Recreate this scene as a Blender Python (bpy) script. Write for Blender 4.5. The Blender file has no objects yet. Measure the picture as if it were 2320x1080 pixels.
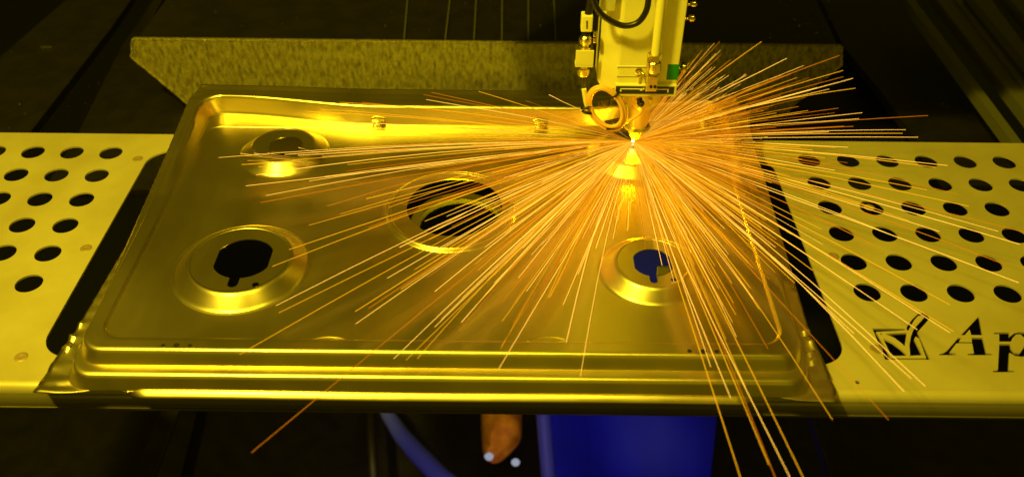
import bpy, bmesh, math, random
from mathutils import Vector, Matrix
random.seed(7)
SC = bpy.context.scene
COL = SC.collection
U = 0.05                                  # one grid pitch of the perforated plate = 50 mm
# ------------------------------------------------------------ camera
CP = Vector((0.0, -20.38340642, 13.04544024))
FW = Vector((-0.00060022, 0.77648742, -0.63013247)).normalized()
RT = Vector((0.9999446, 0.00708822, 0.00778206)).normalized()
UP = Vector((-0.01050919, 0.63009289, 0.77644865)).normalized()
FPX = 2055.6231
cd = bpy.data.cameras.new('camera'); cam = bpy.data.objects.new('camera', cd); COL.objects.link(cam)
M = Matrix.Identity(4)
for i in range(3):
    M[i][0] = RT[i]; M[i][1] = UP[i]; M[i][2] = -FW[i]; M[i][3] = CP[i]*U
cam.matrix_world = M
cd.sensor_width = 36; cd.lens = 36*FPX/2320; cd.clip_start = 0.02; cd.clip_end = 100
cd.dof.use_dof = True; cd.dof.focus_distance = 20.5*U; cd.dof.aperture_fstop = 4.2
SC.camera = cam
# ------------------------------------------------------------ world and view
w = bpy.data.worlds.new('World'); SC.world = w; w.use_nodes = True
bg = w.node_tree.nodes['Background']; bg.inputs[0].default_value = (1, .74, .0, 1); bg.inputs[1].default_value = 0.06
SC.view_settings.view_transform = 'Standard'; SC.view_settings.look = 'None'; SC.view_settings.exposure = 0; SC.view_settings.gamma = 1
SC.render.resolution_x = 1024; SC.render.resolution_y = 476
# ------------------------------------------------------------ lamps (the machine's lamps seen through yellow laser glass, plus added fill lights)
def aim(o, a, b):
    o.location = Vector(a)*U
    o.rotation_euler = (Vector(b)-Vector(a)).to_track_quat('-Z', 'Y').to_euler()
def area(name, a, b, W, sx, sy, c):
    l = bpy.data.lights.new(name, 'AREA'); l.shape = 'RECTANGLE'; l.size = sx*U; l.size_y = sy*U; l.energy = W; l.color = c
    o = bpy.data.objects.new(name, l); COL.objects.link(o); aim(o, a, b); return o
def spot(name, a, b, W, ang, blend, c, r=.5):
    l = bpy.data.lights.new(name, 'SPOT'); l.energy = W; l.spot_size = math.radians(ang); l.spot_blend = blend; l.color = c; l.shadow_soft_size = r*U
    o = bpy.data.objects.new(name, l); COL.objects.link(o); aim(o, a, b); return o
area('overhead_lamp', (-15, -19, 35), (0, -4, 0), 43, 3.4, 2.6, (1, .80, .045))
area('strip_lamp', (-6, -14, 28), (-3, -6, .5), 7.5, 24, .7, (1, .80, .03))
area('front_fill', (0, -50, 16), (0, -5, 0), 1.9, 64, 16, (1, .80, .0))  # broad dim fill added behind the camera, brightens the tray's front walls
spot('cool_fill', (1, -20, -4), (1, -1, -19), 17, 60, .8, (.7, .42, 1), 2)  # added spot, lights only the blue and orange reflection shapes
area('under_tray_fill', (-1.5, -6.5, -1.2), (-1.2, 1, -1.9), .6, 3, .5, (1, .82, .0))  # fill light added under the tray so the support ring shows
pl = bpy.data.lights.new('cutting_glow', 'POINT'); pl.energy = .5; pl.color = (1, .48, .0); pl.shadow_soft_size = .12*U
po = bpy.data.objects.new('cutting_glow', pl); COL.objects.link(po); po.location = Vector((2.9, -1.98, 1.16))*U
# ------------------------------------------------------------ helpers
def _ray(x, y): return FW + RT*((x-1160)/FPX) - UP*((y-540)/FPX)
def G(x, y, z=0.0):                       # picture point -> point of the level plane z
    d = _ray(x, y); return CP + d*((z-CP.z)/d.z)
def V(x, y, Y):                           # picture point -> point of the upright plane at depth Y
    d = _ray(x, y); return CP + d*((Y-CP.y)/d.y)
def link(o, parent=None):
    COL.objects.link(o)
    if parent is not None: o.parent = parent
    return o
def tag(o, label=None, cat=None, group=None, kind=None):
    if label: o['label'] = label
    if cat: o['category'] = cat
    if group: o['group'] = group
    if kind: o['kind'] = kind
    return o
def empty(name, loc, label, cat, group=None):
    o = bpy.data.objects.new(name, None); o.location = Vector(loc)*U; o.empty_display_size = .02
    link(o); return tag(o, label, cat, group)
def mk(name, vs, fs, mat, parent=None, smooth=False, angle=None):
    off = (parent_world(parent)) if parent is not None else Vector((0, 0, 0))
    me = bpy.data.meshes.new(name)
    me.from_pydata([tuple(Vector(v)*U-off) for v in vs], [], fs)
    me.materials.append(mat); me.update()
    bm = bmesh.new(); bm.from_mesh(me); bmesh.ops.recalc_face_normals(bm, faces=bm.faces)
    if smooth:
        for f in bm.faces: f.smooth = True
        if angle:
            for e in bm.edges:
                if len(e.link_faces) == 2 and e.calc_face_angle(0) > math.radians(angle): e.smooth = False
    bm.to_mesh(me); bm.free()
    o = bpy.data.objects.new(name, me); return link(o, parent)
def parent_world(p):
    v = Vector((0, 0, 0))
    while p is not None: v += p.location; p = p.parent
    return v
class MB:
    def __init__(s): s.v = []; s.f = []
    def add(s, vs, fs):
        n = len(s.v); s.v += [Vector(v) for v in vs]; s.f += [[i+n for i in f] for f in fs]; return s
    def box(s, a, b, bev=0):
        x0, y0, z0 = a; x1, y1, z1 = b
        if bev <= 0:
            return s.add([(x0,y0,z0),(x1,y0,z0),(x1,y1,z0),(x0,y1,z0),(x0,y0,z1),(x1,y0,z1),(x1,y1,z1),(x0,y1,z1)],
                  [(0,3,2,1),(4,5,6,7),(0,1,5,4),(1,2,6,5),(2,3,7,6),(3,0,4,7)])
        e = bev
        bm = bmesh.new(); bmesh.ops.create_cube(bm, size=1)
        for v in bm.verts: v.co = Vector(((x0+x1)/2+v.co.x*(x1-x0), (y0+y1)/2+v.co.y*(y1-y0), (z0+z1)/2+v.co.z*(z1-z0)))
        bmesh.ops.bevel(bm, geom=bm.edges[:], offset=e, segments=2, affect='EDGES', profile=.5)
        bm.verts.index_update(); s.add([v.co.copy() for v in bm.verts], [[v.index for v in f.verts] for f in bm.faces]); bm.free(); return s
    def tube(s, pts, rad, n=10, caps=True):
        pts = [Vector(p) for p in pts]; R = rad if isinstance(rad, (list, tuple)) else [rad]*len(pts)
        rings = []; prev = None
        for i, p in enumerate(pts):
            t = (pts[min(i+1, len(pts)-1)]-pts[max(i-1, 0)]).normalized()
            if prev is None:
                a = Vector((0, 0, 1)) if abs(t.z) < .9 else Vector((1, 0, 0)); u = t.cross(a).normalized()
            else: u = (prev - t*prev.dot(t)).normalized()
            prev = u; v = t.cross(u)
            rings.append([p+(u*math.cos(2*math.pi*k/n)+v*math.sin(2*math.pi*k/n))*R[i] for k in range(n)])
        vs = [q for r in rings for q in r]; fs = []
        for i in range(len(rings)-1):
            for k in range(n): fs.append((i*n+k, i*n+(k+1) % n, (i+1)*n+(k+1) % n, (i+1)*n+k))
        if caps: fs.append(tuple(range(n))[::-1]); fs.append(tuple(range((len(rings)-1)*n, len(rings)*n)))
        return s.add(vs, fs)
    def lathe(s, c, prof, n=40, axis=None, caps=True):   # prof [(r,h)] along the axis
        c = Vector(c); t = Vector(axis or (0, 0, 1)).normalized()
        a = Vector((0, 1, 0)) if abs(t.y) < .9 else Vector((1, 0, 0)); u = t.cross(a).normalized(); v = t.cross(u)
        vs = []; fs = []
        for r, h in prof:
            for k in range(n): vs.append(c+t*h+(u*math.cos(2*math.pi*k/n)+v*math.sin(2*math.pi*k/n))*r)
        for i in range(len(prof)-1):
            for k in range(n): fs.append((i*n+k, i*n+(k+1) % n, (i+1)*n+(k+1) % n, (i+1)*n+k))
        if caps: fs.append(tuple(range(n))[::-1]); fs.append(tuple(range((len(prof)-1)*n, len(prof)*n)))
        return s.add(vs, fs)
    def prism(s, poly, z0, z1):
        n = len(poly); vs = [(x, y, z0) for x, y in poly]+[(x, y, z1) for x, y in poly]
        return s.add(vs, [tuple(range(n))[::-1], tuple(range(n, 2*n))]+[(i, (i+1) % n, n+(i+1) % n, n+i) for i in range(n)])
    def build(s, name, mat, parent=None, smooth=False, angle=35): return mk(name, s.v, s.f, mat, parent, smooth, angle)
def circle(cx, cy, r, n=48): return [(cx+r*math.cos(2*math.pi*k/n), cy+r*math.sin(2*math.pi*k/n)) for k in range(n)]
def slab(name, loops, ztop, th, mat, parent=None):      # flat sheet with real cut-outs and thickness
    cu = bpy.data.curves.new('tmp', 'CURVE'); cu.dimensions = '2D'; cu.fill_mode = 'BOTH'; cu.extrude = th/2*10
    for L in loops:
        sp = cu.splines.new('POLY'); sp.points.add(len(L)-1)
        for p, q in zip(sp.points, L): p.co = (q[0]*10, q[1]*10, 0, 1)
        sp.use_cyclic_u = True
    to = bpy.data.objects.new('tmp', cu); COL.objects.link(to)
    bpy.context.view_layer.update()
    me = bpy.data.meshes.new_from_object(to.evaluated_get(bpy.context.evaluated_depsgraph_get()))
    vs = [(v.co.x/10, v.co.y/10, v.co.z/10+ztop-th/2) for v in me.vertices]; fs = [tuple(p.vertices) for p in me.polygons]
    bpy.data.objects.remove(to); bpy.data.curves.remove(cu); bpy.data.meshes.remove(me)
    bm = bmesh.new(); bv = [bm.verts.new(v) for v in vs]
    for f in fs:
        try: bm.faces.new([bv[i] for i in f])
        except ValueError: pass
    bmesh.ops.remove_doubles(bm, verts=bm.verts, dist=1e-5); bm.verts.index_update()
    vs = [v.co.copy() for v in bm.verts]; fs = [[v.index for v in f.verts] for f in bm.faces]; bm.free()
    return mk(name, vs, fs, mat, parent, False)
# ------------------------------------------------------------ materials
def mat(name, col, rough=.5, metal=0.0, noise=None, bump=None, emit=None, spec=.5, colvar=None, rvar=None, aniso=None):
    m = bpy.data.materials.new(name); m.use_nodes = True; nt = m.node_tree; N = nt.nodes; L = nt.links
    b = N['Principled BSDF']; b.inputs['Base Color'].default_value = (*col, 1); b.inputs['Roughness'].default_value = rough
    b.inputs['Metallic'].default_value = metal; b.inputs['Specular IOR Level'].default_value = spec
    tc = N.new('ShaderNodeTexCoord')
    def nz(scale, detail=4, stretch=None, rgh=.55):
        mp = N.new('ShaderNodeMapping'); L.new(tc.outputs['Object'], mp.inputs['Vector'])
        if stretch: mp.inputs['Scale'].default_value = stretch
        t = N.new('ShaderNodeTexNoise'); t.inputs['Scale'].default_value = scale; t.inputs['Detail'].default_value = detail
        t.inputs['Roughness'].default_value = rgh; L.new(mp.outputs[0], t.inputs['Vector']); return t
    if colvar:                                # (scale, other colour, stretch, lo, hi)
        t = nz(colvar[0], 6, colvar[2]); r = N.new('ShaderNodeValToRGB'); L.new(t.outputs[0], r.inputs[0])
        r.color_ramp.elements[0].position = colvar[3]; r.color_ramp.elements[1].position = colvar[4]
        r.color_ramp.elements[0].color = (*colvar[1], 1); r.color_ramp.elements[1].color = (*col, 1)
        L.new(r.outputs[0], b.inputs['Base Color'])
    if rvar:                                  # (scale, lo, hi, stretch)
        t = nz(rvar[0], 5, rvar[3]); mr = N.new('ShaderNodeMapRange'); L.new(t.outputs[0], mr.inputs[0])
        mr.inputs[1].default_value = .3; mr.inputs[2].default_value = .7; mr.inputs[3].default_value = rvar[1]; mr.inputs[4].default_value = rvar[2]
        L.new(mr.outputs[0], b.inputs['Roughness'])
    if bump:                                  # list of (scale, distance m, stretch)
        prev = None
        for sc, d, st in bump:
            t = nz(sc, 3, st); bp = N.new('ShaderNodeBump'); bp.inputs['Strength'].default_value = 1; bp.inputs['Distance'].default_value = d
            L.new(t.outputs[0], bp.inputs['Height'])
            if prev: L.new(prev.outputs[0], bp.inputs['Normal'])
            prev = bp
        L.new(prev.outputs[0], b.inputs['Normal'])
    if emit:
        b.inputs['Emission Color'].default_value = (*emit[0], 1); b.inputs['Emission Strength'].default_value = emit[1]
    return m
STEEL = mat('pressed_steel', (.80, .67, .30), .27, 1, bump=[(7, .00035, None)], rvar=(14, .27, .36, (1, .4, 1)))
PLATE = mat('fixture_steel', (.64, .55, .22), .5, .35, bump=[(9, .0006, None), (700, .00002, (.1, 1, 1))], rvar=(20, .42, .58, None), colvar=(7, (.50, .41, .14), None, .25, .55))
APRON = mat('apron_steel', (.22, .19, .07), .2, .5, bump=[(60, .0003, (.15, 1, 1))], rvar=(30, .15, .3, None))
CAST = mat('rough_painted_steel', (.55, .47, .12), .4, .5, bump=[(260, .0016, (1, 1, .3)), (700, .0008, None)], colvar=(170, (.22, .18, .04), (1, 1, .35), .34, .58), rvar=(330, .12, .6, (1, 1, .4)))
BED = mat('dark_bed_steel', (.013, .009, .003), .55, .2, bump=[(90, .0006, None)], colvar=(25, (.006, .0045, .002), None, .35, .6))  # near-black brown base with random darker patches
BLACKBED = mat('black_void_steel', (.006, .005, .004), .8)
RAILM = mat('painted_rail', (.13, .125, .035), .5, .2, bump=[(300, .0002, None)])
RAILB = mat('bright_rail', (.16, .15, .05), .45, .4)
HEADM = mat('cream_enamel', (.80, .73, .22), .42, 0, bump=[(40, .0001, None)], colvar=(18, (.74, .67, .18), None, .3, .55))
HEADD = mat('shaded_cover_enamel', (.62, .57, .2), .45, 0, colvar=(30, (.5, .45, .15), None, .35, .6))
BRASS = mat('polished_nozzle', (.9, .76, .2), .3, .75, bump=[(400, .00003, (1, 1, .1))])
CHROME = mat('nickel', (.8, .70, .3), .2, 1)
BLACK = mat('black_rubber', (.012, .010, .008), .38)
BLKP = mat('black_panel', (.02, .018, .01), .5)
WHITE = mat('white_print', (.8, .75, .55), .5)
GREEN = mat('green_plastic', (.0, .22, .02), .4)
OCABLE = mat('ochre_cable', (.85, .50, .10), .35)
PALEC = mat('pale_cable', (.85, .78, .2), .4)
BROWN = mat('weld_scorch', (.42, .30, .12), .5, .4)
BLUE = mat('blue_glass_reflection', (.012, .016, .5), .85, spec=.1, colvar=(3, (.01, .012, .2), (1, .3, 1), .35, .6))  # colour of the blue reflection in the viewing glass
BLUE2 = mat('soft_blue_reflection', (.07, .09, .5), .5)  # paler blue for the reflection's edge and curved strip
ORANGE = mat('orange_glass_reflection', (1, .42, .0), .8, colvar=(30, (.7, .22, .0), None, .35, .55))  # colour of the orange reflection in the viewing glass
CHIP = mat('bright_swarf', (.8, .75, .6), .25, 1)
def spark_mat(name, c, s):
    m = bpy.data.materials.new(name); m.use_nodes = True; nt = m.node_tree; nt.nodes.clear()
    e = nt.nodes.new('ShaderNodeEmission'); e.inputs[0].default_value = (*c, 1); e.inputs[1].default_value = s
    o = nt.nodes.new('ShaderNodeOutputMaterial'); nt.links.new(e.outputs[0], o.inputs[0]); return m
SPK = [spark_mat('spark_pale', (1, .52, .05), 1.75), spark_mat('spark_gold', (1, .43, .006), 1.3), spark_mat('spark_orange', (1, .27, .003), .8), spark_mat('spark_core', (1, .8, .3), 4)]
# ------------------------------------------------------------ setting: machine bed
def struct(o): o['kind'] = 'structure'; return o
struct(MB().box((-90, -60, -26.3), (90, 90, -26)).build('bed_floor', BLACKBED))
def plank(name, pts, z, th, m, label, cat, kind=None):
    P = [G(x, y, z) for x, y in pts]
    o = MB().prism([(p.x, p.y) for p in P], z-th, z).build(name, m)
    if kind: o['kind'] = kind
    else: tag(o, label, cat)
    return o
plank('hopper_plate', [(150, 0), (150, -60), (330, -60), (296, 0), (252, 63), (60, 310), (-20, 420), (-400, 420), (-180, 260), (0, 130)], -2.4, .3, BED, 'dark steel plate at the far left of the machine bed', 'steel plate')
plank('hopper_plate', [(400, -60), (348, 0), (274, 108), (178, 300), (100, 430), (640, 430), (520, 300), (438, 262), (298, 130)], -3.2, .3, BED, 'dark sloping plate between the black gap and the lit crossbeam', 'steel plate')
plank('hopper_plate', [(1912, 108), (1870, 20), (1830, -60), (2000, -60), (2052, 0), (2170, 150), (2296, 322), (2370, 420), (2150, 420), (2080, 322), (1990, 200)], -2.4, .3, BED, 'dark plate between the crossbeam and the slanting rails at the right', 'steel plate')
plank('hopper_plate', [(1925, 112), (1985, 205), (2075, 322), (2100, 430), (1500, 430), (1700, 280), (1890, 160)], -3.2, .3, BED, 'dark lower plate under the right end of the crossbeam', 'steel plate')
# ribs and deck behind the crossbeam
deck = empty('rear_deck', (0, 12, -2), 'dark speckled deck with thin upright ribs behind the crossbeam', 'machine deck')
MB().box((-12.35, 6.62, -1.2), (10.5, 30, -.72)).build('deck_plate', BED, deck)
for x0, x1, yb in [(925, 916, 92), (1022, 1009, 94), (1080, 1074, 94), (1138, 1137, 96), (1197, 1197, 97), (1254, 1259, 99)]:
    a = G(x0, -20, -.68); b = G(x1, yb-4, -.68)
    MB().prism([(a.x-.02, a.y), (a.x+.02, a.y), (b.x+.02, b.y), (b.x-.02, b.y)], -.72, -.64).build('rib', RAILM, deck)
# crossbeam: upright rough steel plate
bp = [V(x, y, 6.5) for x, y in [(300, 88), (298, 129), (435, 243), (560, 340), (1700, 345), (1800, 240), (1868, 178), (1907, 147), (1908, 105)]]
zt = -.6
bp[0].z = zt; bp[-1].z = zt
beam = empty('crossbeam', (0, 6.5, -5), 'rough olive steel crossbeam with sloped ends behind the pressed tray', 'beam')
mb = MB(); n = len(bp)
mb.add([(p.x, 6.5, p.z) for p in bp]+[(p.x, 6.62, p.z) for p in bp], [tuple(range(n)), tuple(range(n, 2*n))[::-1]]+[(i, (i+1) % n, n+(i+1) % n, n+i) for i in range(n)])
mb.build('face_plate', CAST, beam)
def edge(p, q, name='edge_bead', r=.03):
    k = 14; pts = [p.lerp(q, t/k)+Vector((random.uniform(-.012, .012), -.02, random.uniform(-.012, .012))) for t in range(k+1)]
    MB().tube(pts, r, 6).build(name, CAST, beam, True)
edge(bp[0], bp[1]); edge(bp[1], bp[2]); edge(bp[7], bp[8]); edge(bp[6], bp[7])
edge(Vector((bp[0].x, 6.5, zt-.005)), Vector((bp[-1].x, 6.5, zt-.005)), r=.01)
# slanting guide rails at the right
def rail(pts, z, h, m, label, extra=None):
    P = [G(x, y, z) for x, y in pts]; c = sum(P, Vector())/len(P)
    e = empty('guide_rail', (c.x, c.y, z-h), label, 'guide rail', 'slanting guide rails at the right')
    MB().prism([(p.x, p.y) for p in P], z-h, z).build('rail_body', m, e)
    if extra:
        Q = [G(x, y, z) for x, y in extra]
        MB().prism([(p.x, p.y) for p in Q], z+.005, z+.08).build('polished_track', RAILB, e)
rail([(2038, -20), (2058, -20), (2312, 318), (2340, 355), (2318, 355), (2290, 318)], -1, .35, RAILM, 'thin olive rail, nearest the tray of the slanting rails')
rail([(2108, -20), (2166, -20), (2335, 205), (2420, 320), (2420, 390), (2330, 262)], -.9, .4, RAILM, 'broad olive rail carrying a bright polished track', [(2145, -20), (2156, -20), (2332, 207), (2420, 322), (2420, 336), (2330, 222)])
rail([(2190, -20), (2232, -20), (2350, 140), (2350, 172)], -.5, .4, RAILM, 'flat olive rail right of the broad rail with the bright track')
rail([(2272, -20), (2320, -20), (2360, 30), (2360, 80)], -.3, .4, RAILM, 'short rail end in the top right corner')
# ------------------------------------------------------------ perforated fixture plate
fx = empty('fixture_plate', (0, -4.5, -.6), 'yellow lit perforated steel plate with big opening, check box logo and cut letters', 'steel plate')
XL, XR, YF, YB = -17.0, 17.0, -8.74, -.1
loops = [[(XL, YF), (XR, YF), (XR, YB), (XL, YB)]]
def rrect(x0, x1, y0, y1, r, n=10):
    o = []
    for cx, cy, a in [(x1-r, y1-r, 0), (x0+r, y1-r, 90), (x0+r, y0+r, 180), (x1-r, y0+r, 270)]:
        for k in range(n+1):
            t = math.radians(a+90*k/n); o.append((cx+r*math.cos(t), cy+r*math.sin(t)))
    return o
loops.append(rrect(-9.31, 6.62, -8.12, -.86, .62))
for i in range(1, 7):
    for j in range(-3, 3): loops.append(circle(-12.327+j, -i, .285, 36))
    for j in range(0, 8): loops.append(circle(7.59+j, -i, .285, 36))
def LG(pts):
    return [(lambda p: (p.x, p.y))(G(1940+x*.16379, 690+y*.16379, 0)) for x, y in pts]
logo = [
 [(222,325),(680,330),(680,352),(275,373),(485,737),(970,737),(868,465),(822,437),(803,470),(912,695),(752,703),(735,718),(745,690),(735,560),(755,440),(790,345),(830,295),(940,175),(905,147),(855,152),(800,215),(748,300),(722,354),(696,350),(700,300),(770,205),(850,127),(930,103),(990,125),(1015,165),(1000,205),(850,375),(1022,757),(400,757)],
 [(400,400),(700,385),(685,480),(670,575),(640,540),(520,450)],
 [(365,455),(500,520),(620,610),(705,690),(690,703),(485,705)],
 [(330,400),(345,382),(362,400),(345,420)],
 [(1450,418),(1690,163),(1702,172),(1745,418),(1590,418),(1568,340),(1500,418)],
 [(1365,510),(1405,460),(1452,452),(1420,512),(1600,515),(1592,452),(1750,455),(1800,668),(1885,678),(1885,695),(1542,695),(1542,678),(1628,668),(1603,532),(1385,532),(1290,655),(1380,676),(1380,695),(1148,695),(1148,680),(1205,668),(1255,635)],
 [(1905,382),(2115,380),(2122,440),(2190,390),(2270,375),(2360,385),(2440,440),(2470,515),(2330,515),(2320,450),(2270,405),(2210,410),(2160,460),(2140,508),(1978,508),(1975,405),(1905,405)],
 [(1978,543),(2130,540),(2140,600),(2190,660),(2260,672),(2310,600),(2330,545),(2470,545),(2450,640),(2380,700),(2290,718),(2200,705),(2118,660),(2105,903),(2190,913),(2190,930),(1892,930),(1892,912),(1958,903)]]
for L in logo: loops.append(LG(L))
for x, y, r in [(1943, 865, .045), (1996, 883, .02)]:
    p = G(x, y, 0); loops.append(circle(p.x, p.y, r, 14))
slab('plate_sheet', loops, 0, .045, PLATE, fx)
# bent front edge and apron, back return
prof = [(-8.74, 0)] + [(-8.74-.17*math.sin(a), -.17+.17*math.cos(a)) for a in [math.pi/2*k/6 for k in range(1, 7)]] + [(-8.91, -.60), (-8.89, -.66), (-8.76, -.68)]
def strip(prof, name, m, parent, x0=XL, x1=XR, nx=60, th=.0):
    vs = []; fs = []
    for i in range(nx+1):
        x = x0+(x1-x0)*i/nx
        for y, z in prof: vs.append((x, y, z))
    k = len(prof)
    for i in range(nx):
        for j in range(k-1): fs.append((i*k+j, (i+1)*k+j, (i+1)*k+j+1, i*k+j+1))
    return mk(name, vs, fs, m, parent, True, 60)
strip(prof[:7], 'bent_edge', PLATE, fx)
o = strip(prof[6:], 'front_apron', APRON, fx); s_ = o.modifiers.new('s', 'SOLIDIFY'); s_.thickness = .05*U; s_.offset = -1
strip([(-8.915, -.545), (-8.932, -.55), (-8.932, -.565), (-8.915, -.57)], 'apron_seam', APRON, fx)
strip([(-.1, 0), (-.06, -.03), (-.06, -.4)], 'back_return', PLATE, fx)
for x, y in [(312, 360), (195, 562), (48, 808), (1888, 580), (1985, 790), (1490+480, 470)]:
    p = G(x, y, 0); m_ = MB()
    m_.lathe((p.x, p.y, .002), [(.045, .004), (.075, .014), (.11, .012), (.13, .001)], 20); m_.build('weld_mark', BROWN, fx, True)
# ------------------------------------------------------------ pressed tray
tray = empty('hob_tray', (-1.3, -4.3, 0), 'large pressed steel hob tray with raised burner rings lying over the opening', 'steel tray')
FL = .68
def zf(y): return .10+.115*(y+9)
def ring(x0, x1, y0, y1, r, zfun, back=None, nx=150, ny=90, nc=22):
    pts = []
    def seg(a, b, n):
        for k in range(n): pts.append((a[0]+(b[0]-a[0])*k/n, a[1]+(b[1]-a[1])*k/n))
    def arc(cx, cy, a0, n):
        for k in range(n):
            t = math.radians(a0+90*k/n); pts.append((cx+r*math.cos(t), cy+r*math.sin(t)))
    seg((x0+r, y0), (x1-r, y0), nx); arc(x1-r, y0+r, -90, nc)
    seg((x1, y0+r), (x1, y1-r), ny); arc(x1-r, y1-r, 0, nc)
    seg((x1-r, y1), (x0+r, y1), nx); arc(x0+r, y1-r, 90, nc)
    seg((x0, y1-r), (x0, y0+r), ny); arc(x0+r, y0+r, 180, nc)
    out = []
    for i, (x, y) in enumerate(pts):
        if back: y = back(x, y)
        out.append(Vector((x, y, zfun(x, y, i))))
    return out
def sm(t): t = max(0, min(1, t)); return t*t*(3-2*t)
def cn(x): return max(sm((-3.4-x)/4.0), sm((x-1.4)/3.6))      # 1 at the back corners, 0 along the middle
def rep(f):                                # f(x) = back edge, blended in near the back
    def g(x, y):
        t = sm((y+2.2)/2.0); return y*(1-t)+(f(x)-(.2-min(.2, y)))*t if y > -2.2 else y
    return g
def zrim(x, y, i): return max(.73, zf(y)+.03)
def mixz(t): return lambda x, y, i: (zf(y)+(max(.73, zf(y)+.03)-zf(y))*t)
BW = .2
K = [
 ring(-7.76, 5.11, -8.23, BW, .40, lambda x, y, i: FL-.0145, rep(lambda x: -.78)),
 ring(-7.79, 5.14, -8.26, BW, .42, lambda x, y, i: FL-.0145, rep(lambda x: -.57+.44*cn(x))),
 ring(-7.84, 5.19, -8.30, BW, .44, lambda x, y, i: .722, rep(lambda x: -.55+.45*cn(x))),
 ring(-8.00, 5.35, -8.36, BW, .52, zrim, rep(lambda x: -.42+.36*cn(x))),
 ring(-8.10, 5.46, -8.60, BW, .45, zrim, rep(lambda x: -.24+.27*cn(x))),
 ring(-8.16, 5.50, -8.735, BW, .42, mixz(.53), rep(lambda x: -.12+.20*cn(x))),
 ring(-8.24, 5.56, -8.965, BW, .42, mixz(.52), rep(lambda x: .0+.14*cn(x))),
 ring(-8.32, 5.62, -9.09, BW, .42, mixz(.06), rep(lambda x: .1+.1*cn(x))),
]
def G2(l, z): return [(lambda p: (p.x, p.y))(G(x, y, z)) for x, y in l]
fl_ = G2([(190, 742), (176, 762), (160, 780), (120, 826), (75, 888)], .13), G2([(75, 888), (120, 891), (165, 890), (232, 881), (270, 880), (292, 887), (302, 887)], .13)
fr_ = G2([(1694, 897), (1712, 894), (1760, 900), (1815, 908), (1860, 910), (1898, 911)], .13), G2([(1898, 911), (1892, 880), (1877, 850), (1852, 802), (1838, 785), (1828, 760)], .13)
bl_ = [(5.85, -1.2), (5.95, -.6), (5.5, .44)], [(5.5, .44), (4.8, .42), (4.0, .36)]
bb_ = G2([(560, 199), (500, 198), (458, 197)], 1.14), G2([(458, 197), (446, 225), (437, 252), (440, 275), (428, 300)], 1.1)
def along(pl, t):
    L_ = [0]
    for a, b in zip(pl, pl[1:]): L_.append(L_[-1]+math.hypot(b[0]-a[0], b[1]-a[1]))
    d = t*L_[-1]
    for k in range(len(pl)-1):
        if d <= L_[k+1]+1e-9:
            u = (d-L_[k])/max(1e-9, L_[k+1]-L_[k]); return (pl[k][0]+(pl[k+1][0]-pl[k][0])*u, pl[k][1]+(pl[k+1][1]-pl[k][1])*u)
    return pl[-1]
base = K[-1]; n = len(base); OUT = [None]*n
def near(x, y): return min(range(n), key=lambda i: (base[i].x-x)**2+(base[i].y-y)**2)
for (pa_, pb_), cpt in ((fl_, (-8.2, -8.85)), (fr_, (5.5, -8.85)), (bl_, (5.5, .2)), (bb_, (-8.2, .2))):
    i0 = near(*pa_[0]); ic = near(*cpt); i1 = near(*pb_[-1])
    k0 = (ic-i0) % n; k1 = (i1-ic) % n
    for k in range(k0+1): OUT[(i0+k) % n] = along(pa_, k/k0)
    for k in range(1, k1+1): OUT[(ic+k) % n] = along(pb_, k/k1)
idx = [i for i in range(n) if OUT[i] is not None]
for i in range(n):
    if OUT[i] is None:
        p = base[i]; a = next(k for k in range(1, n) if OUT[(i-k) % n] is not None and ((i-k) % n) in idx); b = next(k for k in range(1, n) if ((i+k) % n) in idx)
        A = OUT[(i-a) % n]; B = OUT[(i+b) % n]; ba = base[(i-a) % n]; bb2 = base[(i+b) % n]; t = a/(a+b)
        dx = (A[0]-ba.x)*(1-t)+(B[0]-bb2.x)*t; dy = (A[1]-ba.y)*(1-t)+(B[1]-bb2.y)*t
        base_d = (dx, dy); OUT[i] = ('d', p.x+dx, p.y+dy)
OUT = [Vector((o_[-2], o_[-1], (.13) if o_[-1] < -8.6 else zf(o_[-1])+.02)) for o_ in OUT]
mid = [a.lerp(b, .35) for a, b in zip(K[-1], OUT)]
mid2 = [a.lerp(b, .7) for a, b in zip(K[-1], OUT)]
rings = K+[mid, mid2, OUT]
CUT = [0, .012, .02, .06, .06, 0, .065, .05, .05, .05]
def fillet(rings, cut=.09, n=5):
    out = [rings[0]]
    for i in range(1, len(rings)-1):
        A, B, C_ = rings[i-1], rings[i], rings[i+1]; cut = CUT[i]
        for k in range(n if cut else 1):
            t = k/(n-1) if cut else .5; row = []
            for a, b, c in zip(A, B, C_):
                la = (a-b).length; lc = (c-b).length
                ca = min(.46, cut/max(la, 1e-6)); cc = min(.46, cut/max(lc, 1e-6))
                p = b.lerp(a, ca); q = b.lerp(c, cc)
                row.append(p*(1-t)**2+b*2*t*(1-t)+q*t*t)
            out.append(row)
    out.append(rings[-1]); res = [out[0]]
    for A, B in zip(out, out[1:]):         # supporting rows keep flats flat under smooth shading
        g = sum((a-b).length for a, b in zip(A[::9], B[::9]))/len(A[::9])
        if g > .05:
            for t in (.12, .88): res.append([a.lerp(b, t) for a, b in zip(A, B)])
        res.append(B)
    return res
RR = fillet(rings)
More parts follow.
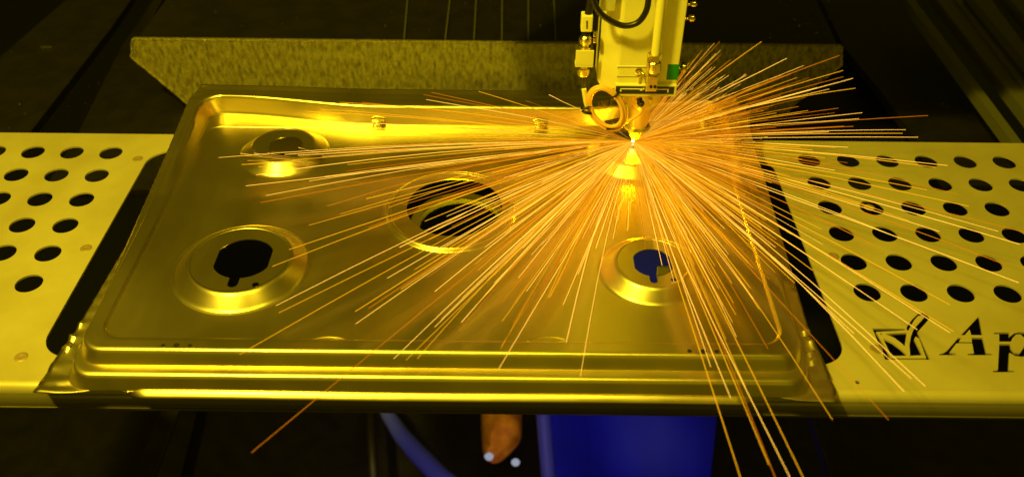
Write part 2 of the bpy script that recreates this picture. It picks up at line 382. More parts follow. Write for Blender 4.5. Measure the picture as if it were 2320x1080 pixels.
# crimps (wrinkled metal) where the drawn corners start
crimps = [(G(x, y, .12), a, b, h) for x, y, a, b, h in [
 (182, 752, .10, .045, .10), (165, 775, .10, .05, .11), (158, 797, .07, .05, .09), (186, 812, .09, .07, .05), (188, 866, .05, .07, .06), (236, 866, .05, .07, .06), (283, 867, .05, .09, .09),
 (1820, 766, .09, .04, .10), (1836, 790, .09, .05, .11), (1838, 812, .10, .035, .08), (1840, 826, .10, .03, .07), (1720, 876, .05, .07, .07), (1748, 886, .06, .07, .08), (1800, 860, .10, .05, .04), (1826, 845, .1, .03, .05),
 (437, 250, .08, .07, .12), (437, 268, .08, .07, .12)]]
R0_ = len(RR)*5//8
for row in RR[R0_:]:
    for p in row:
        if p.z > .30 and -8.2 < p.x < 5.5 and p.y < -2: continue
        for c, a, b, h in crimps:
            dx = (p.x-c.x)/a; dy = (p.y-c.y)/b; q = dx*dx+dy*dy
            if q < 9: p.z += .7*h*math.exp(-q)
rnd = random.Random(3)
for j, row in enumerate(RR[R0_:]):
    for i, p in enumerate(row):
        if p.z > .30 and -8.2 < p.x < 5.5 and p.y < -2: continue
        amp = .002*max(0, 1-abs(p.y+8.3)/2.2)*(sm((-7.4-p.x)/.8)+sm((p.x-4.9)/.6))
        p.z += amp*(math.sin(p.x*9+p.y*14)+math.sin(p.y*23-p.x*5))
        if p.x < -8.0 or p.x > 5.4:                      # press marks along the sides
            p.z += .006*math.sin(p.y*19)+.005*math.sin(p.y*31+1)
n = len(RR[0]); vs = [p for row in RR for p in row]; fs = []
for j in range(len(RR)-1):
    for i in range(n): fs.append((j*n+i, j*n+(i+1) % n, (j+1)*n+(i+1) % n, (j+1)*n+i))
rimo = mk('stepped_rim', vs, fs, STEEL, tray, True, 27)
s_ = rimo.modifiers.new('thickness', 'SOLIDIFY'); s_.thickness = .03*U; s_.offset = 0
# rolled front lip
k_ = 110; prl = [(.02, .10), (-.01, .112), (-.03, .106), (-.13, .052), (-.15, .03), (-.15, -.01), (-.13, -.03)]
vs = []; fs = []
for i in range(k_+1):
    x = -7.08+(4.5+7.08)*i/k_; tt = i/k_*(1-i/k_)*4; w_ = min(1, tt*14)
    for dy, z in prl: vs.append((x, -9.09+dy*(.45+.55*w_)*.9, z+.06+.01*math.sin(x*.8)*w_-.035*(1-w_)))
q = len(prl)
for i in range(k_):
    for j in range(q-1): fs.append((i*q+j, (i+1)*q+j, (i+1)*q+j+1, i*q+j+1))
o = mk('rolled_lip', vs, fs, STEEL, tray, True); s_ = o.modifiers.new('t', 'SOLIDIFY'); s_.thickness = .02*U
# bosses: centre, base radius, top radius, height, hole outline
def dhole(cx, cy, r, fl, slot=None, sx=0, sw=.1):
    o = []; n_ = 64
    for k in range(n_):
        t = 2*math.pi*k/n_-math.pi/2; x = r*math.cos(t); y = r*math.sin(t); x = max(-fl, min(fl, x))
        if slot and y < 0 and abs(x-sx) < sw:
            continue
        o.append((x, y))
    if slot:
        cap = [(sx+sw*math.cos(a), -slot+sw+sw*math.sin(a)) for a in [math.pi+math.pi*k/8 for k in range(9)]]
        yy = -math.sqrt(max(0, r*r-sw*sw))
        o = [(x, y) for x, y in o]
        right = [p for p in o]
        # insert slot at start/end (the outline starts at the bottom going to the right)
        o = [(sx-sw, yy)]+cap+[(sx+sw, yy)]+right
    return [(cx+x, cy+y) for x, y in o]
bosses = [
 dict(c=(-5.60, -6.20), rb=1.37, rt=1.05, z=.93, holes=[dhole(-5.53, -6.19, .62, .555, .89, -.03, .105), circle(-5.10, -6.99, .07, 18)], lab='front left burner boss with flat sided hole and slot'),
 dict(c=(2.89, -6.17), rb=1.07, rt=.78, z=.93, holes=[dhole(2.89, -6.19, .43, .39, .63, -.04, .08), circle(3.25, -6.71, .058, 18)], lab='front right burner boss with small slotted hole'),
 dict(c=(-1.38, -4.18), rb=1.49, rt=1.40, z=.76, holes=[circle(-1.31, -4.12, 1.07, 80)], lab='low wide centre boss round the largest hole'),
 dict(c=(-5.58, -1.93), rb=1.05, rt=.74, z=.93, holes=[dhole(-5.5, -2.0, .41, .39)], lab='back left burner boss with a small round hole'),
 dict(c=(2.87, -1.90), rb=1.07, rt=.76, z=.93, holes=[], lab='back right burner boss being cut by the laser'),
]
for b in bosses:
    cx, cy = b['c']; h = b['z']-FL; rb, rt = b['rb'], b['rt']; f_ = min(.05, (rb-rt)*.3, h*.22)
    pr = [(rb+.12, -.03), (rb+.06, -.006), (rb+.01, .004), (rb-f_*.6, f_*.35), (rb-f_*1.3, f_*1.2)]
    s0 = pr[-1]; pr += [(rt+f_*1.2, h-f_*1.2), (rt+f_*.5, h-f_*.4), (rt-.02, h-.003), (rt-.06, h)]
    o = MB().lathe((cx, cy, FL), pr, 96, caps=False).build('burner_boss', STEEL, tray, True, None); o['label'] = b['lab']
    s_ = o.modifiers.new('t', 'SOLIDIFY'); s_.thickness = .02*U; s_.offset = -1
    slab('boss_top', [circle(cx, cy, rt-.06, 96)]+b['holes'], b['z'], .025, STEEL, o)
dots = [G(x, y, .7) for x, y in []]
slab('tray_floor', [[(p.x, p.y) for p in RR[0]]]+[circle(b['c'][0], b['c'][1], b['rb']+.05, 96) for b in bosses], FL, .025, STEEL, tray)
# small punched holes in the front rim: raised discs, the holes' shade painted black
for x, y, r in [(370, 783, .03), (400, 783, .045), (431, 783, .03), (1562, 796, .035), (1594, 797, .05), (1624, 797, .035)]:
    p = G(x, y, .73); MB().lathe((p.x, p.y, .742), [(r*.2, .004), (r, .012), (r*1.15, .014), (r*1.25, .010)], 18).build('hole_shade_disc', BLACKBED, tray, True)
# half-moon press marks on the front of the floor
for x in (745, 1242):
    p = G(x, 774, FL); MB().tube([(p.x+.38*math.cos(t), p.y+.13*math.sin(t), FL+.002) for t in [math.pi*k/14 for k in range(15)]], .012, 6).build('press_mark', STEEL, tray, True)
# spring clips at the back wall
for x, y in [(858, 280), (1225, 285)]:
    p = G(x, y, FL); m_ = MB()
    p.y -= .1; m_.box((p.x-.17, p.y-.03, FL+.05), (p.x+.17, p.y+.10, FL+.13), .02)
    m_.box((p.x-.13, p.y-.10, FL+.0), (p.x+.11, p.y-.02, FL+.08), .02)
    m_.tube([(p.x-.18, p.y+.08, FL+.15), (p.x-.05, p.y+.1, FL+.2), (p.x+.18, p.y+.08, FL+.17)], .02, 6)
    m_.build('clip', CHROME, tray, True, 50)
# support ring seen through the centre hole
sr = slab('support_ring', [circle(-1.40, -1.78, 1.25, 72), circle(-1.35, -1.87, 1.06, 72)], -1.5, .15, PLATE)
tag(sr, 'curved steel support ring seen through the largest centre hole', 'support ring')
# ------------------------------------------------------------ cutting head
YH = -2.35
hd = empty('laser_head', (2.95, -1.78, 1.05), 'cream laser cutting head with tapered nozzle over the back right boss', 'laser head')
xs = V(1398, 190, YH).x; xr = V(1531, 205, YH).x; xl = V(1353, 185, -2.0).x
zb = V(1460, 214, YH).z
m_ = MB(); m_.box((xs, YH, zb+.05), (xr, -1.1, 12), .025); m_.build('housing', HEADM, hd)
zc = V(1352, 182, -2.0).z; zc2 = V(1392, 203, YH).z
vs = [(xl, -2.0, zc), (xl+.12, -2.08, zc-.18), (xs-.002, YH+.03, zc2+.02), (xs-.002, -1.2, zc2), (xl, -1.2, zc), (xl, -2.0, 12), (xl+.12, -2.08, 12), (xs-.002, YH+.03, 12), (xs-.002, -1.2, 12), (xl, -1.2, 12)]
mk('side_cover', vs, [(0,1,2,3,4), (9,8,7,6,5), (0,1,6,5), (1,2,7,6), (2,3,8,7), (3,4,9,8), (4,0,5,9)], HEADM, hd)
def pxbox(name, x0, y0, x1, y1, Y, dep, m, bev=.01, parent=hd):
    a = V((x0+x1)/2, y1, Y); b = V((x0+x1)/2, y0, Y); ym = (y0+y1)/2
    l = V(x0, ym, Y).x; r_ = V(x1, ym, Y).x
    mm = MB(); mm.box((l, Y, a.z), (r_, Y+dep, b.z), min(bev, (r_-l)*.3, (b.z-a.z)*.3)); return mm.build(name, m, parent)
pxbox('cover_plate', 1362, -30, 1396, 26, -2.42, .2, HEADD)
pxbox('cover_step', 1397, 150.6, 1466, 152, -2.372, .03, WHITE, .003)
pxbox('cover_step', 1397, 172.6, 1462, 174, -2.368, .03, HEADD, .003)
pxbox('base_bar', 1394, 193, 1533, 219, -2.43, .5, HEADM, .02)
pxbox('slot_panel', 1395, 197, 1527, 213, -2.445, .03, BLKP, .003)
for a in [(1406, 201, 1452, 203), (1488, 202, 1514, 204), (1405, 201, 1408, 208), (1512, 202, 1515, 210), (1450, 201, 1456, 206), (1457, 200, 1460, 204)]:
    pxbox('slot_mark', *a, -2.455, .02, WHITE, .002)
pass
g1 = V(1515, 146, YH); g0 = V(1515, 181, YH)
MB().box((xr-.25, -2.356, g0.z), (xr+.006, -1.7, g1.z), .005).build('green_window', GREEN, hd)
# bolts
def bolt(x, y, Y, rpx, m=CHROME, d=.05):
    c = V(x, y, Y); MB().lathe((c.x, c.y, c.z), [(rpx*.0105, 0), (rpx*.0105, d*.8), (rpx*.008, d), (rpx*.005, d), (rpx*.004, d*.5)], 20, (0, -1, 0)).build('bolt', m, hd, True, 30)
bolt(1447, 161, -2.36, 8); bolt(1429+28, 168, -2.40, 4)
pxbox('latch', 1447, 172, 1452, 190, -2.40, .06, CHROME)
# knobs on the right side
def sideknob(x, y, s=1.0):
    c = V(x, y, -1.9); m_ = MB(); m_.lathe((c.x, c.y, c.z), [(.035, -.08), (.035, .04), (.10*s, .05), (.12*s, .08), (.12*s, .15), (.08*s, .18)], 16, (1, 0, .12)); m_.build('side_knob', CHROME, hd, True, 30)
sideknob(1537, 154); sideknob(1556, 42, .7); sideknob(1560, 10, .6)
gt = empty('gantry_bridge', (5, 2, 3.75), 'dark gantry bridge above and behind the laser head', 'gantry')  # out of view; extent set so its shadow darkens the crossbeam's right part
MB().box((-2.1, 1.2, 3.75), (30, 3.2, 10.5), .08).build('bridge_body', BED, gt)
MB().box((1.8, -1.0, 5.6), (4.2, 1.18, 10), .05).build('carriage', BED, gt)
# nozzle
nz = MB().lathe((2.95, -1.78, 0), [(.30, 1.44), (.305, 1.47), (.285, 1.5), (.245, 1.50), (.32, 2.08), (.335, 2.1)], 64, caps=False).build('nozzle_body', BRASS, hd, True, 40)
MB().lathe((2.94, -1.78, 0), [(.04, 1.055), (.065, 1.06), (.10, 1.12), (.155, 1.22), (.19, 1.30), (.20, 1.36), (.17, 1.38), (.20, 1.40), (.21, 1.43), (.30, 1.44)], 64).build('nozzle_tip', BRASS, hd, True, 40)
MB().lathe((2.99, -1.78, 0), [(.33, 2.09), (.36, 2.10), (.43, 2.22), (.455, 2.24), (.455, 2.8)], 64).build('nozzle_flange', BRASS, hd, True, 40)
MB().lathe((2.95, -1.78, 1.46), [(.30, -.02), (.325, 0), (.30, .02)], 48, caps=False).build('nozzle_ring', OCABLE, hd, True)
c = V(1472, 219, -2.1); MB().box((c.x-.04, -2.3, c.z-.05), (c.x+.05, -2.2, c.z+.03), .01).build('clamp_screw', CHROME, hd)
# gas pipe with fitting
pa = V(1503, -40, -2.62); pb = V(1485, 125, -2.62)
m_ = MB(); m_.tube([pa+(pa-pb)*2.5, pa, pb], .098, 24); m_.build('gas_pipe', PALEC, hd, True, 50)
def stack(x, y0, y1, Y, prof, m, name, n=24):
    t = V(x[0], y0, Y); b = V(x[1], y1, Y); ax = (t-b); L_ = ax.length
    MB().lathe(b, [(r*.0104, h*L_) for r, h in prof], n, ax).build(name, m, hd, True, 25)
stack((1484, 1482), 121, 137, -2.62, [(15, 0), (15, .95), (12, 1)], CHROME, 'hex_nut', 6)
stack((1482, 1480), 136, 163, -2.62, [(12, 0), (15, .1), (16, .2), (15.5, .9), (13, 1)], CHROME, 'pipe_fitting')
stack((1480, 1478), 163, 174, -2.62, [(15, 0), (15, .5), (11, .6), (11, 1)], CHROME, 'hex_nut', 6)
pxbox('fitting_block', 1464, 173, 1490, 208, -2.72, .25, CHROME, .02)
for x in (1475, 1484): bolt(x, 197, -2.722, 3.4, BLKP, .02)
# black cable loop in front of the housing
def path(pts, Y, k=8):
    P = [V(x, y, Y if not isinstance(Y, list) else Y[i]) for i, (x, y) in enumerate(pts)]; out = []
    for i in range(len(P)-1):
        a = P[max(i-1, 0)]; b = P[i]; c = P[i+1]; d = P[min(i+2, len(P)-1)]
        for j in range(k):
            t = j/k; out.append(.5*((2*b)+(c-a)*t+(2*a-5*b+4*c-d)*t*t+(3*b-a-3*c+d)*t**3))
    out.append(P[-1]); return out
m_ = MB(); m_.tube(path([(1338, -60), (1341, -20), (1347, 8), (1362, 32), (1388, 50), (1416, 59), (1444, 52), (1462, 30), (1469, 2), (1468, -30), (1462, -70)], -2.68), .066, 14); m_.build('black_cable', BLACK, hd, True, 60)
# connector column on the left
YC = -2.1
pxbox('column_bracket', 1346, 30, 1353, 150, -2.0, .3, BLACK)
m_ = MB(); m_.tube(path([(1345, -60), (1340, -10), (1332, 38)], YC), .085, 14); m_.build('upper_cable', BLACK, hd, True, 60)
pa = V(1334, 36, YC); pb = V(1327, 75, YC)
sb = pxbox('sensor_box', 1317, 37, 1343, 74, YC-.13, .26, PALEC, .025)
for k in range(6): pxbox('sensor_mark', 1328, 48+k*3.2, 1332, 49.8+k*3.2, YC-.136, .01, BLKP, .0)
stack((1328, 1327), 74, 84, YC, [(9, 0), (9, 1)], BLACK, 'connector_neck')
stack((1327, 1326), 80, 100, YC, [(9, 0), (13, .15), (14, .3), (14, .7), (12, .85), (9, 1)], CHROME, 'connector_collar')
stack((1326, 1325), 98, 112, YC, [(11, 0), (13, .2), (13, .5), (9, .6), (9, 1)], CHROME, 'connector_collar')
stack((1325, 1325), 109, 121, YC, [(13, 0), (13, .55), (11, .6), (11, 1)], BLKP, 'hex_nut', 6)
zt_ = V(1325, 109, YC).z
a = V(1304, 128, YC-.12); b_ = V(1345, 128, YC-.12); zl = V(1325, 143, YC-.12).z
m_ = MB(); m_.box((a.x, YC-.16, zl-.04), (b_.x, YC-.12, zl+.32), .008); m_.build('bracket_block', HEADM, hd)
MB().box((a.x, YC-.155, zl-.09), (b_.x, YC+.1, zl-.045), .006).build('bracket_base', HEADM, hd)
for k in range(2): pxbox('side_fitting', 1344, 74+k*14, 1353, 85+k*14, YC-.16, .12, CHROME, .02)
stack((1323, 1322), 147, 158, YC, [(9, 0), (9, 1)], CHROME, 'connector_neck')
stack((1322, 1321), 154, 173, YC, [(8, 0), (12, .2), (14, .5), (14, .9), (11, 1)], CHROME, 'connector_collar')
stack((1321, 1324), 172, 206, YC, [(4.5, 0), (5, .4), (6, .5), (7, 1)], BLKP, 'strain_relief')
m_ = MB(); m_.tube(path([(1323, 202), (1325, 215), (1328, 232), (1333, 248)], YC-.08), .058, 12); m_.build('pale_cable', PALEC, hd, True, 60)
# coil of ochre cable
for q, (rx, ry, cx, cy, Y) in enumerate([(39, 51, 1374, 245, -2.42), (33, 45, 1373, 244, -2.47), (38, 47, 1377, 246, -2.36)]):
    pts = []
    for k in range(49):
        t = 2*math.pi*k/48; x = rx*math.cos(t); y = ry*math.sin(t); a = math.radians(-32)
        # slightly tilted oval
        xx = x*math.cos(a)-y*math.sin(a)*.98; yy = x*math.sin(a)+y*math.cos(a)
        pts.append(V(cx+xx*.98+yy*.08, cy+yy*1.02, Y+.03*math.sin(t*2+q)))
    m_ = MB(); m_.tube(pts, .043, 10, False); m_.build('cable_coil', OCABLE, hd, True, None)
m_ = MB(); m_.tube(path([(1384, 291), (1402, 286), (1425, 274), (1444, 262), (1454, 250), (1455, 240)], [-2.4, -2.42, -2.4, -2.3, -2.2, -2.12]), .034, 10); m_.build('nozzle_lead', OCABLE, hd, True, None)
stack((1448, 1454), 222, 240, -2.2, [(5, 0), (8, .2), (9, .5), (7, .6), (7, 1)], BLACK, 'lead_plug', 18)
stack((1452, 1456), 236, 250, -2.17, [(3.5, 0), (4.5, .3), (5, 1)], CHROME, 'lead_plug', 18)
for x, y, ang in [(1328, 243, 10), (1330, 254, -15), (1392, 217, 45), (1383, 289, 20)]:
    c = V(x, y, -2.45); d = Vector((math.cos(math.radians(ang)), 0, math.sin(math.radians(ang))))
    m_ = MB(); m_.tube([c-d*.11, c-d*.05+Vector((0, -.04, 0)), c+d*.05+Vector((0, -.04, 0)), c+d*.11], .034, 8); m_.build('cable_tie', BLACK, hd, True, None)
m_ = MB()
for k in range(3): m_.tube(path([(1370, 276+k*4), (1386, 272+k*4), (1404, 269+k*4)], -2.0), .018, 6)
m_.build('thin_wires', BLACK, hd, True, None)
# ------------------------------------------------------------ under the front edge: shapes added for viewing-glass reflections, and bed parts
def blk(P0, P1, P2, P3, th):
    P = [Vector(p) for p in (P0, P1, P2, P3)]; nn = (P[1]-P[0]).cross(P[3]-P[0]).normalized()*th
    return MB().add(P+[p-nn for p in P], [(0,1,2,3), (7,6,5,4), (0,4,5,1), (1,5,6,2), (2,6,7,3), (3,7,4,0)])
ch = empty('blue_reflection_shape', (3.5, -10, -19), 'wide blue shape added for the blue reflection in the viewing glass', 'reflection shape')  # solid trough added in place of a blue reflection in the viewing glass
cur = []
pl_a, pl_b = G(1212, 935, -18), G(1236, 1085, -18); pr_a, pr_b = G(1612, 935, -18), G(1606, 1085, -18)
for j in range(25):
    Y = -42+j*2.4; t = (Y-pl_b.y)/(pl_a.y-pl_b.y); u_ = (Y-pr_b.y)/(pr_a.y-pr_b.y)
    l = pl_b.x+(pl_a.x-pl_b.x)*t; r_ = pr_b.x+(pr_a.x-pr_b.x)*u_
    for k in range(13):
        s = k/12; cur.append((l+(r_-l)*s, Y, -18-1.2*math.sin(math.pi*s)+.4*(abs(2*s-1)**8)+.5*math.sin(s*11+j*.35)+max(0, Y-1)*.75))
fs = [(j*13+k, j*13+k+1, (j+1)*13+k+1, (j+1)*13+k) for j in range(24) for k in range(12)]
o = mk('reflection_trough', cur, fs, BLUE, ch, True); s_ = o.modifiers.new('t', 'SOLIDIFY'); s_.thickness = .1*U
MB().tube([Vector(cur[j*13])+Vector((0, 0, .04)) for j in range(25)], .3, 10).build('reflection_edge', BLUE2, ch, True, None)
m_ = MB(); m_.tube([G(x, y, -17) for x, y in [(835, 860), (862, 905), (880, 940), (910, 985), (950, 1030), (1000, 1080), (1060, 1130)]], [.18, .24, .3, .36, .4, .4, .4], 12)
tag(m_.build('blue_reflection_strip', BLUE2, None, True, None), 'curved blue strip added for a reflection in the viewing glass', 'hose')  # tube added in place of a curved blue glass reflection
rg = []
P_ = [(1088, 860), (1182, 860), (1183, 930), (1184, 975), (1160, 1000), (1128, 1020), (1106, 1030), (1092, 1000), (1090, 950)]
m_ = MB(); pts = [G(x, y, -16.5) for x, y in P_]
cx = sum(p.x for p in pts)/9; cy = sum(p.y for p in pts)/9; N_ = len(pts)
lay = []
for s, z in [(1, -17.2), (1, -16.7), (.85, -16.2), (.45, -15.9)]:
    lay += [(cx+(p.x-cx)*s, cy+(p.y-cy)*s, z+.25*math.sin(i*2.3)) for i, p in enumerate(pts)]
fs = [(a*N_+i, a*N_+(i+1) % N_, (a+1)*N_+(i+1) % N_, (a+1)*N_+i) for a in range(3) for i in range(N_)]+[tuple(range(3*N_, 4*N_))]
o = mk('orange_reflection_shape', lay, fs, ORANGE, None, True); o.modifiers.new('s', 'SUBSURF').levels = 2; o.modifiers['s'].render_levels = 2
tag(o, 'orange shape added for the orange reflection in the viewing glass', 'rag')  # solid lump added in place of an orange glass reflection
DOTM = spark_mat('white_reflection_glow', (.75, .8, 1), .4)  # made to glow like white spots reflected in the viewing glass
for x, y, r, lb in [(1108, 1033, .16, 'small glowing white reflection dot under the orange reflection shape'), (1168, 1046, .15, 'small glowing white reflection dot right of the orange reflection shape')]:
    p = G(x, y, -15.6); o = MB().lathe(p, [(r, -.05), (r*1.1, 0), (r*.9, .06), (r*.4, .09)], 18).build('white_reflection_dot', DOTM, None, True); tag(o, lb, 'reflection dot', 'white reflection dots under the plate')  # added glowing discs for the reflected white spots, no lamps here
a = [G(x, y, -7) for x, y in [(465, 900), (488, 900), (430, 1100), (400, 1100)]]
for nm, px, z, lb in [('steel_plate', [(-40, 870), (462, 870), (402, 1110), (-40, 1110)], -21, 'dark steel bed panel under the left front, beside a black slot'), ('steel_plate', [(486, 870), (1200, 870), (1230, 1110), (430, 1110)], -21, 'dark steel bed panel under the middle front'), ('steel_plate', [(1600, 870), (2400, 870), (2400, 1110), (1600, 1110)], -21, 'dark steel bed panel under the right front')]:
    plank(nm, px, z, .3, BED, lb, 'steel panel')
m_ = MB(); m_.tube([G(838, 880, -18), G(842, 990, -18), G(848, 1100, -18)], .2, 10); tag(m_.build('thin_post', BED, None, True, None), 'thin grey post standing left of the curved blue shape', 'post')
p0 = G(1855, 900, -6.6); p1 = G(1890, 1100, -6.6); m_ = MB(); m_.box((p0.x-.45, p1.y-2, -6.9), (p0.x+.35, p0.y+2, -6.4), .05); tag(m_.build('bed_rib', BED), 'dim olive rib below the right tray corner', 'machine rib')
p0 = G(430, 900, -6.6); m_ = MB(); m_.box((p0.x-.8, -16, -6.95), (p0.x-.25, -2, -6.8), .05); tag(m_.build('bed_rib', BED), 'dim olive rib below the left front edge', 'machine rib')
for (x0, y0, x1, y1), Y, lb in [((1488, 606, 1520, 622), -3.4, 'small pale metal bracket glimpsed through the front right burner hole')]:
    a = V(x0, y1, Y); b = V(x1, y0, Y); m_ = MB(); m_.box((a.x, Y, a.z), (b.x, Y+.08, b.z), .02); m_.box((a.x, Y-.35, a.z-.06), (b.x, Y+.08, a.z), .015)
    tag(m_.build('metal_bracket', PLATE), lb, 'bracket')
# swarf
cm = MB()
def chip(p, s):
    a = random.uniform(0, 3.14); d = Vector((math.cos(a), math.sin(a), random.uniform(-.3, .6)))*s; e_ = Vector((-math.sin(a), math.cos(a), .5))*s*.4
    cm.add([p-d, p+e_, p+d, p-e_+Vector((0, 0, s*.4))], [(0, 1, 2), (0, 2, 3), (0, 3, 1), (1, 3, 2)])
for i in range(80):
    x = random.choice([random.uniform(320, 900), random.uniform(850, 1260), random.uniform(900, 1250), random.uniform(1700, 1900)]); y = random.uniform(-5, 86)
    chip(G(x, y, -.70), random.choice([.02, .03, .03, .05]))
for i in range(24): chip(G(random.uniform(10, 250), random.uniform(10, 290), -2.37), random.uniform(.02, .04))
for i in range(14): chip(G(random.uniform(2060, 2230), random.uniform(130, 300), -2.37), random.uniform(.02, .05))
for i in range(40): chip(G(random.uniform(330, 900), random.uniform(300, 760), FL+.01), random.uniform(.0032, .0062))
tag(cm.build('metal_swarf', CHIP), 'scattered bright metal swarf specks on the dark bed', 'swarf', kind='stuff')
p = G(105, 107, -2.35); o = MB().box((p.x-.2, p.y-.02, -2.38), (p.x+.2, p.y+.03, -2.34), .005).build('metal_sliver', CHIP); tag(o, 'short bright metal sliver lying on the dark plate at far left', 'metal scrap')
# ------------------------------------------------------------ sparks
S0 = V(1434, 321, -1.9); S0.z = max(S0.z, .98)
o = MB().lathe(S0+Vector((0, 0, -.05)), [(.02, -.05), (.06, -.01), (.065, .03), (.04, .07), (.01, .09)], 16).build('melt_spot', SPK[3], None, True); tag(o, 'white hot melting spot right under the nozzle tip', 'melt spot')
ENDS = [(1625,120),(1655,135),(1725,95),(1782,130),(1822,143),(1902,126),(1910,160),(1932,178),(1938,200),(1790,168),(1690,168),(1787,190),(1850,198),(1875,198),(1810,240),(1825,252),(1955,256),(1948,265),(2102,262),(2052,294),(2045,302),(2080,311),(1890,297),(1920,332),(1840,337),(1895,383),(2120,379),(2147,375),(1950,404),
(2195,467),(2170,440),(2262,524),(2320,525),(2310,553),(2280,600),(2308,640),(2128,524),(2152,690),(2160,750),(2152,753),(2078,746),(1935,755),(2065,857),(2096,874),(2048,886),(2013,950),(1886,950),(1800,637),(1842,610),(1920,640),(1990,560),(2060,500),(1760,560),(2100,430),(1870,520),(1810,470),(1980,470),(2040,540),
(1822,1085),(1792,1085),(1742,1052),(1758,1085),(1679,1085),(1720,700),(1700,650),(1660,730),(1640,690),(1610,830),(1690,880),(1740,790),(1655,900),(1600,650),(1315,851),(1276,690),(1283,775),(1130,835),(1218,650),(1165,685),(1240,600),(1350,560),(1390,540),(1310,620),(1420,520),(1460,560),(1500,600),(1530,640),(1560,560),
(570,1024),(543,802),(806,733),(892,812),(920,815),(945,812),(1045,730),(985,740),(805,705),(835,698),(632,708),(625,692),(617,603),(655,565),(877,630),(908,655),(985,660),(1040,670),(940,610),(700,510),(770,485),(835,515),(740,467),(590,459),(602,443),(557,421),(700,410),(735,400),(830,450),(1080,600),(1120,640),(1000,560),(1060,540),(960,500),(880,470),(905,560),(1100,560),(1150,590),(1180,560),
(495,357),(560,372),(580,396),(645,350),(675,352),(785,388),(787,373),(730,355),(900,325),(790,333),(820,310),(940,300),(660,271),(690,252),(725,247),(770,232),(820,232),(960,210),(975,207),(965,222),(1085,208),(1245,210),(1020,290),(1100,270),(1150,300),(860,345),(760,345)]
def px_pt(x, y, h): return G(x, y, 1.0+h)
env = {}
for x, y in ENDS:
    a = int(math.degrees(math.atan2(y-322, x-1434))//8); env[a] = max(env.get(a, 0), math.hypot(x-1434, y-322))
SP = []
for x, y in ENDS:
    up_ = y < 322
    SP.append((S0, px_pt(x, y, random.uniform(.15, .9) if up_ else random.uniform(-.05, .35)), random.uniform(.0046, .0074), random.choice([0, 0, 1, 1, 2]), math.hypot(x-1434, y-322), (x, y)))
def fill(nn, a0, a1, l0, l1, mats, rr):
    for _ in range(nn):
        a = math.radians(random.uniform(a0, a1)); e_ = env.get(int(math.degrees(a)//8), 300)
        L_ = min(e_, random.uniform(l0, l1)*(.55+.45*random.random()))
        x = 1434+L_*math.cos(a); y = 322+L_*math.sin(a)
        h = random.uniform(.1, .8) if y < 322 else random.uniform(-.1, .5)
        SP.append((S0, px_pt(x, y, h), random.uniform(*rr), random.choice(mats), L_, (x, y)))
fill(140, -24, 22, 120, 560, [1, 2, 2], (.0032, .0062))
fill(110, 22, 66, 150, 560, [0, 1, 1, 2, 2], (.0032, .0062))
fill(22, 66, 118, 90, 300, [0, 1, 1, 2], (.003, .0055))
fill(125, 118, 168, 150, 620, [0, 1, 1, 2, 2], (.0032, .0062))
fill(70, 167, 183, 120, 560, [1, 1, 2, 2], (.0032, .0062))
fill(70, -55, -18, 90, 330, [0, 1, 2, 2], (.003, .0055))
fill(110, -32, 16, 60, 330, [1, 2, 2], (.003, .0055))
fill(20, 26, 160, 50, 220, [1, 2, 2], (.003, .005))
fill(12, 190, 204, 120, 420, [2, 2], (.003, .0055))
# ricochets off the back left boss and other bounces
for a, b in [((690,369),(545,347)),((700,370),(575,346)),((705,370),(553,352)),((690,372),(545,372)),((720,372),(607,346)),((710,368),(560,360)),((735,352),(676,334)),((700,374),(585,377)),((1640,208),(1690,168)),((1545,230),(1600,190)),((1130,235),(1080,222)),((1160,240),(965,208)),((1110,395),(1060,410))]:
    SP.append((px_pt(*a, .02), px_pt(*b, .12), random.uniform(.006, .0085), random.choice([0, 1]), math.hypot(a[0]-b[0], a[1]-b[1]), b))
for _ in range(90):                      # short wild sparks right behind the nozzle
    x = random.uniform(1470, 1700); y = random.uniform(225, 330); a = math.atan2(y-330, x-1434)+random.uniform(-.35, .25); L_ = random.uniform(15, 70)
    SP.append((px_pt(x, y, random.uniform(.1, .6)), px_pt(x+L_*math.cos(a), y+L_*math.sin(a), random.uniform(.1, .6)), random.uniform(.004, .009), random.choice([0, 1, 2, 2]), L_, (x, y)))
for _ in range(16):
    x = random.uniform(1350, 1410); y = random.uniform(225, 250); L_ = random.uniform(8, 28); a = random.uniform(.7, 2.2)
    SP.append((px_pt(x, y, .2), px_pt(x+L_*math.cos(a)*.5, y+L_*math.sin(a), .2), .006, random.choice([1, 2]), L_, (x, y)))
SP.sort(key=lambda s: -s[4]*s[2]**.3)
def sparkmb(mb_, a, b, r):
    d = b-a; L_ = d.length; wob = Vector((random.uniform(-1, 1), random.uniform(-1, 1), random.uniform(0, 1)))*L_*random.choice([.004, .008, .02])
    pts = []; rad = []
    for k in range(7):
        t = k/6; sag = .03*L_*(t-t*t)
        pts.append(a+d*t+Vector((0, 0, sag))+wob*math.sin(t*math.pi*(1.5 if L_ < 6 else 1)))
        rad.append(r*(.2+.8*min(1, t*L_/3.6)) if k < 6 else r*.85)
    mb_.tube(pts, rad, 5)
GRP = 'sparks fanning out from the laser cut'
special = {(570,1024): 'longest pale spark, reaching down left past the tray front edge', (2102,262): 'longest spark of the upper right, ending over the dark plate', (1725,95): 'highest reaching spark, up right of the nozzle', (495,357): 'leftmost long spark crossing the back left boss',
 (2013,950): 'long spark ending below the plate edge right of the tray corner', (1315,851): 'lone steep spark ending on the front rim below the front right boss', (1886,950): 'long spark crossing the right front tray corner', (2320,525): 'spark reaching the right edge of the view across the holes', (1130,835): 'pale spark ending on the front rim right of centre', (1679,1085): 'leftmost of the sparks that run off the bottom edge'}
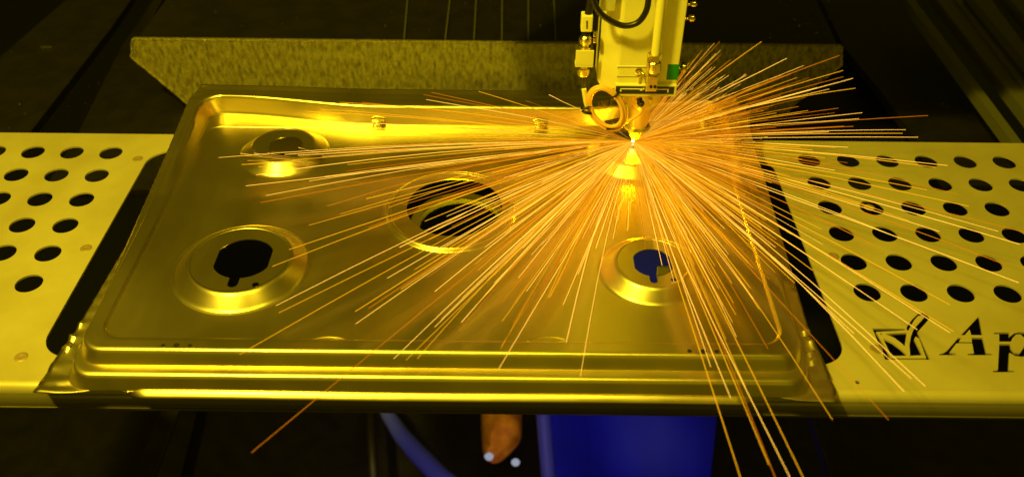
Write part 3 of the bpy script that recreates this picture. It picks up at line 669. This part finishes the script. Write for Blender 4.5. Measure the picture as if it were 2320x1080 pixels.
def clock(a, b):
    h = math.degrees(math.atan2(b[0], -b[1])) % 360; return h
def place(x, y):
    for cx, cy, rx, ry, nm in [(548, 612, 150, 100, 'the front left burner boss'), (1475, 615, 118, 80, 'the front right burner boss'), (1025, 480, 155, 95, 'the big centre hole'), (643, 348, 100, 58, 'the back left burner boss'), (1440, 360, 110, 60, 'the boss under the nozzle')]:
        if ((x-cx)/rx)**2+((y-cy)/ry)**2 < 1: return 'over '+nm
    if y > 935: return 'below the plate edge'
    if y > 885: return 'at the front lip of the tray'
    if y > 770 and 200 < x < 1830: return 'over the stepped front rim'
    if x > 1760 and y > 322 and x-1755 > (y-375)*.36: return 'over the punched plate at the right' if y < 680 else 'near the check box logo'
    if x > 1690 and y > 330 and x-1690 > (y-375)*.34: return 'over the black gap right of the tray'
    if y < 205: return 'in front of the crossbeam'
    if y < 285 and x < 1340: return 'along the back wall of the tray'
    if y < 322 and x > 1640: return 'over the dark bed at the right'
    if y < 322: return 'close behind the nozzle'
    return ('on bare floor left of the centre hole' if x < 870 else 'on bare floor by the centre hole' if x < 1360 else 'right of the front right boss' if y > 500 else 'just in front of the nozzle')
def slabel(a, e_, L_, mi):
    x, y = e_; h = math.degrees(math.atan2(x-1434, 322-y)) % 360
    dr = ['up', 'up and right', 'right', 'down and right', 'straight down', 'down and left', 'left', 'up and left'][int((h+22.5)//45) % 8]
    ln = 'very long' if L_ > 620 else 'long' if L_ > 430 else 'mid length' if L_ > 260 else 'short'
    return '%s %s spark %s, ending %s' % (ln, ['pale', 'golden', 'orange'][mi], dr, place(x, y))
for s in SP[:300]:
    mb_ = MB(); a, b, r, mi, L_, e_ = s
    off = a.copy()
    sparkmb(mb_, a, b, r); me_o = mk('spark', [v for v in mb_.v], mb_.f, SPK[mi], None, True)
    tag(me_o, special.get(e_, slabel(a, e_, L_, mi)), 'spark', GRP)
for mi, nm in ((0, 'pale'), (1, 'gold'), (2, 'orange')):
    pass
mb_ = MB(); mids = []
for s in SP[300:]:
    n0 = len(mb_.f); sparkmb(mb_, s[0], s[1], s[2]); mids += [s[3]]*(len(mb_.f)-n0)
o = mk('spark_shower', mb_.v, mb_.f, SPK[0], None, False); o.data.materials.append(SPK[1]); o.data.materials.append(SPK[2])
for p, m in zip(o.data.polygons, mids): p.material_index = m
tag(o, 'dense mass of fine short sparks close around the cutting point', 'sparks', GRP, 'stuff')
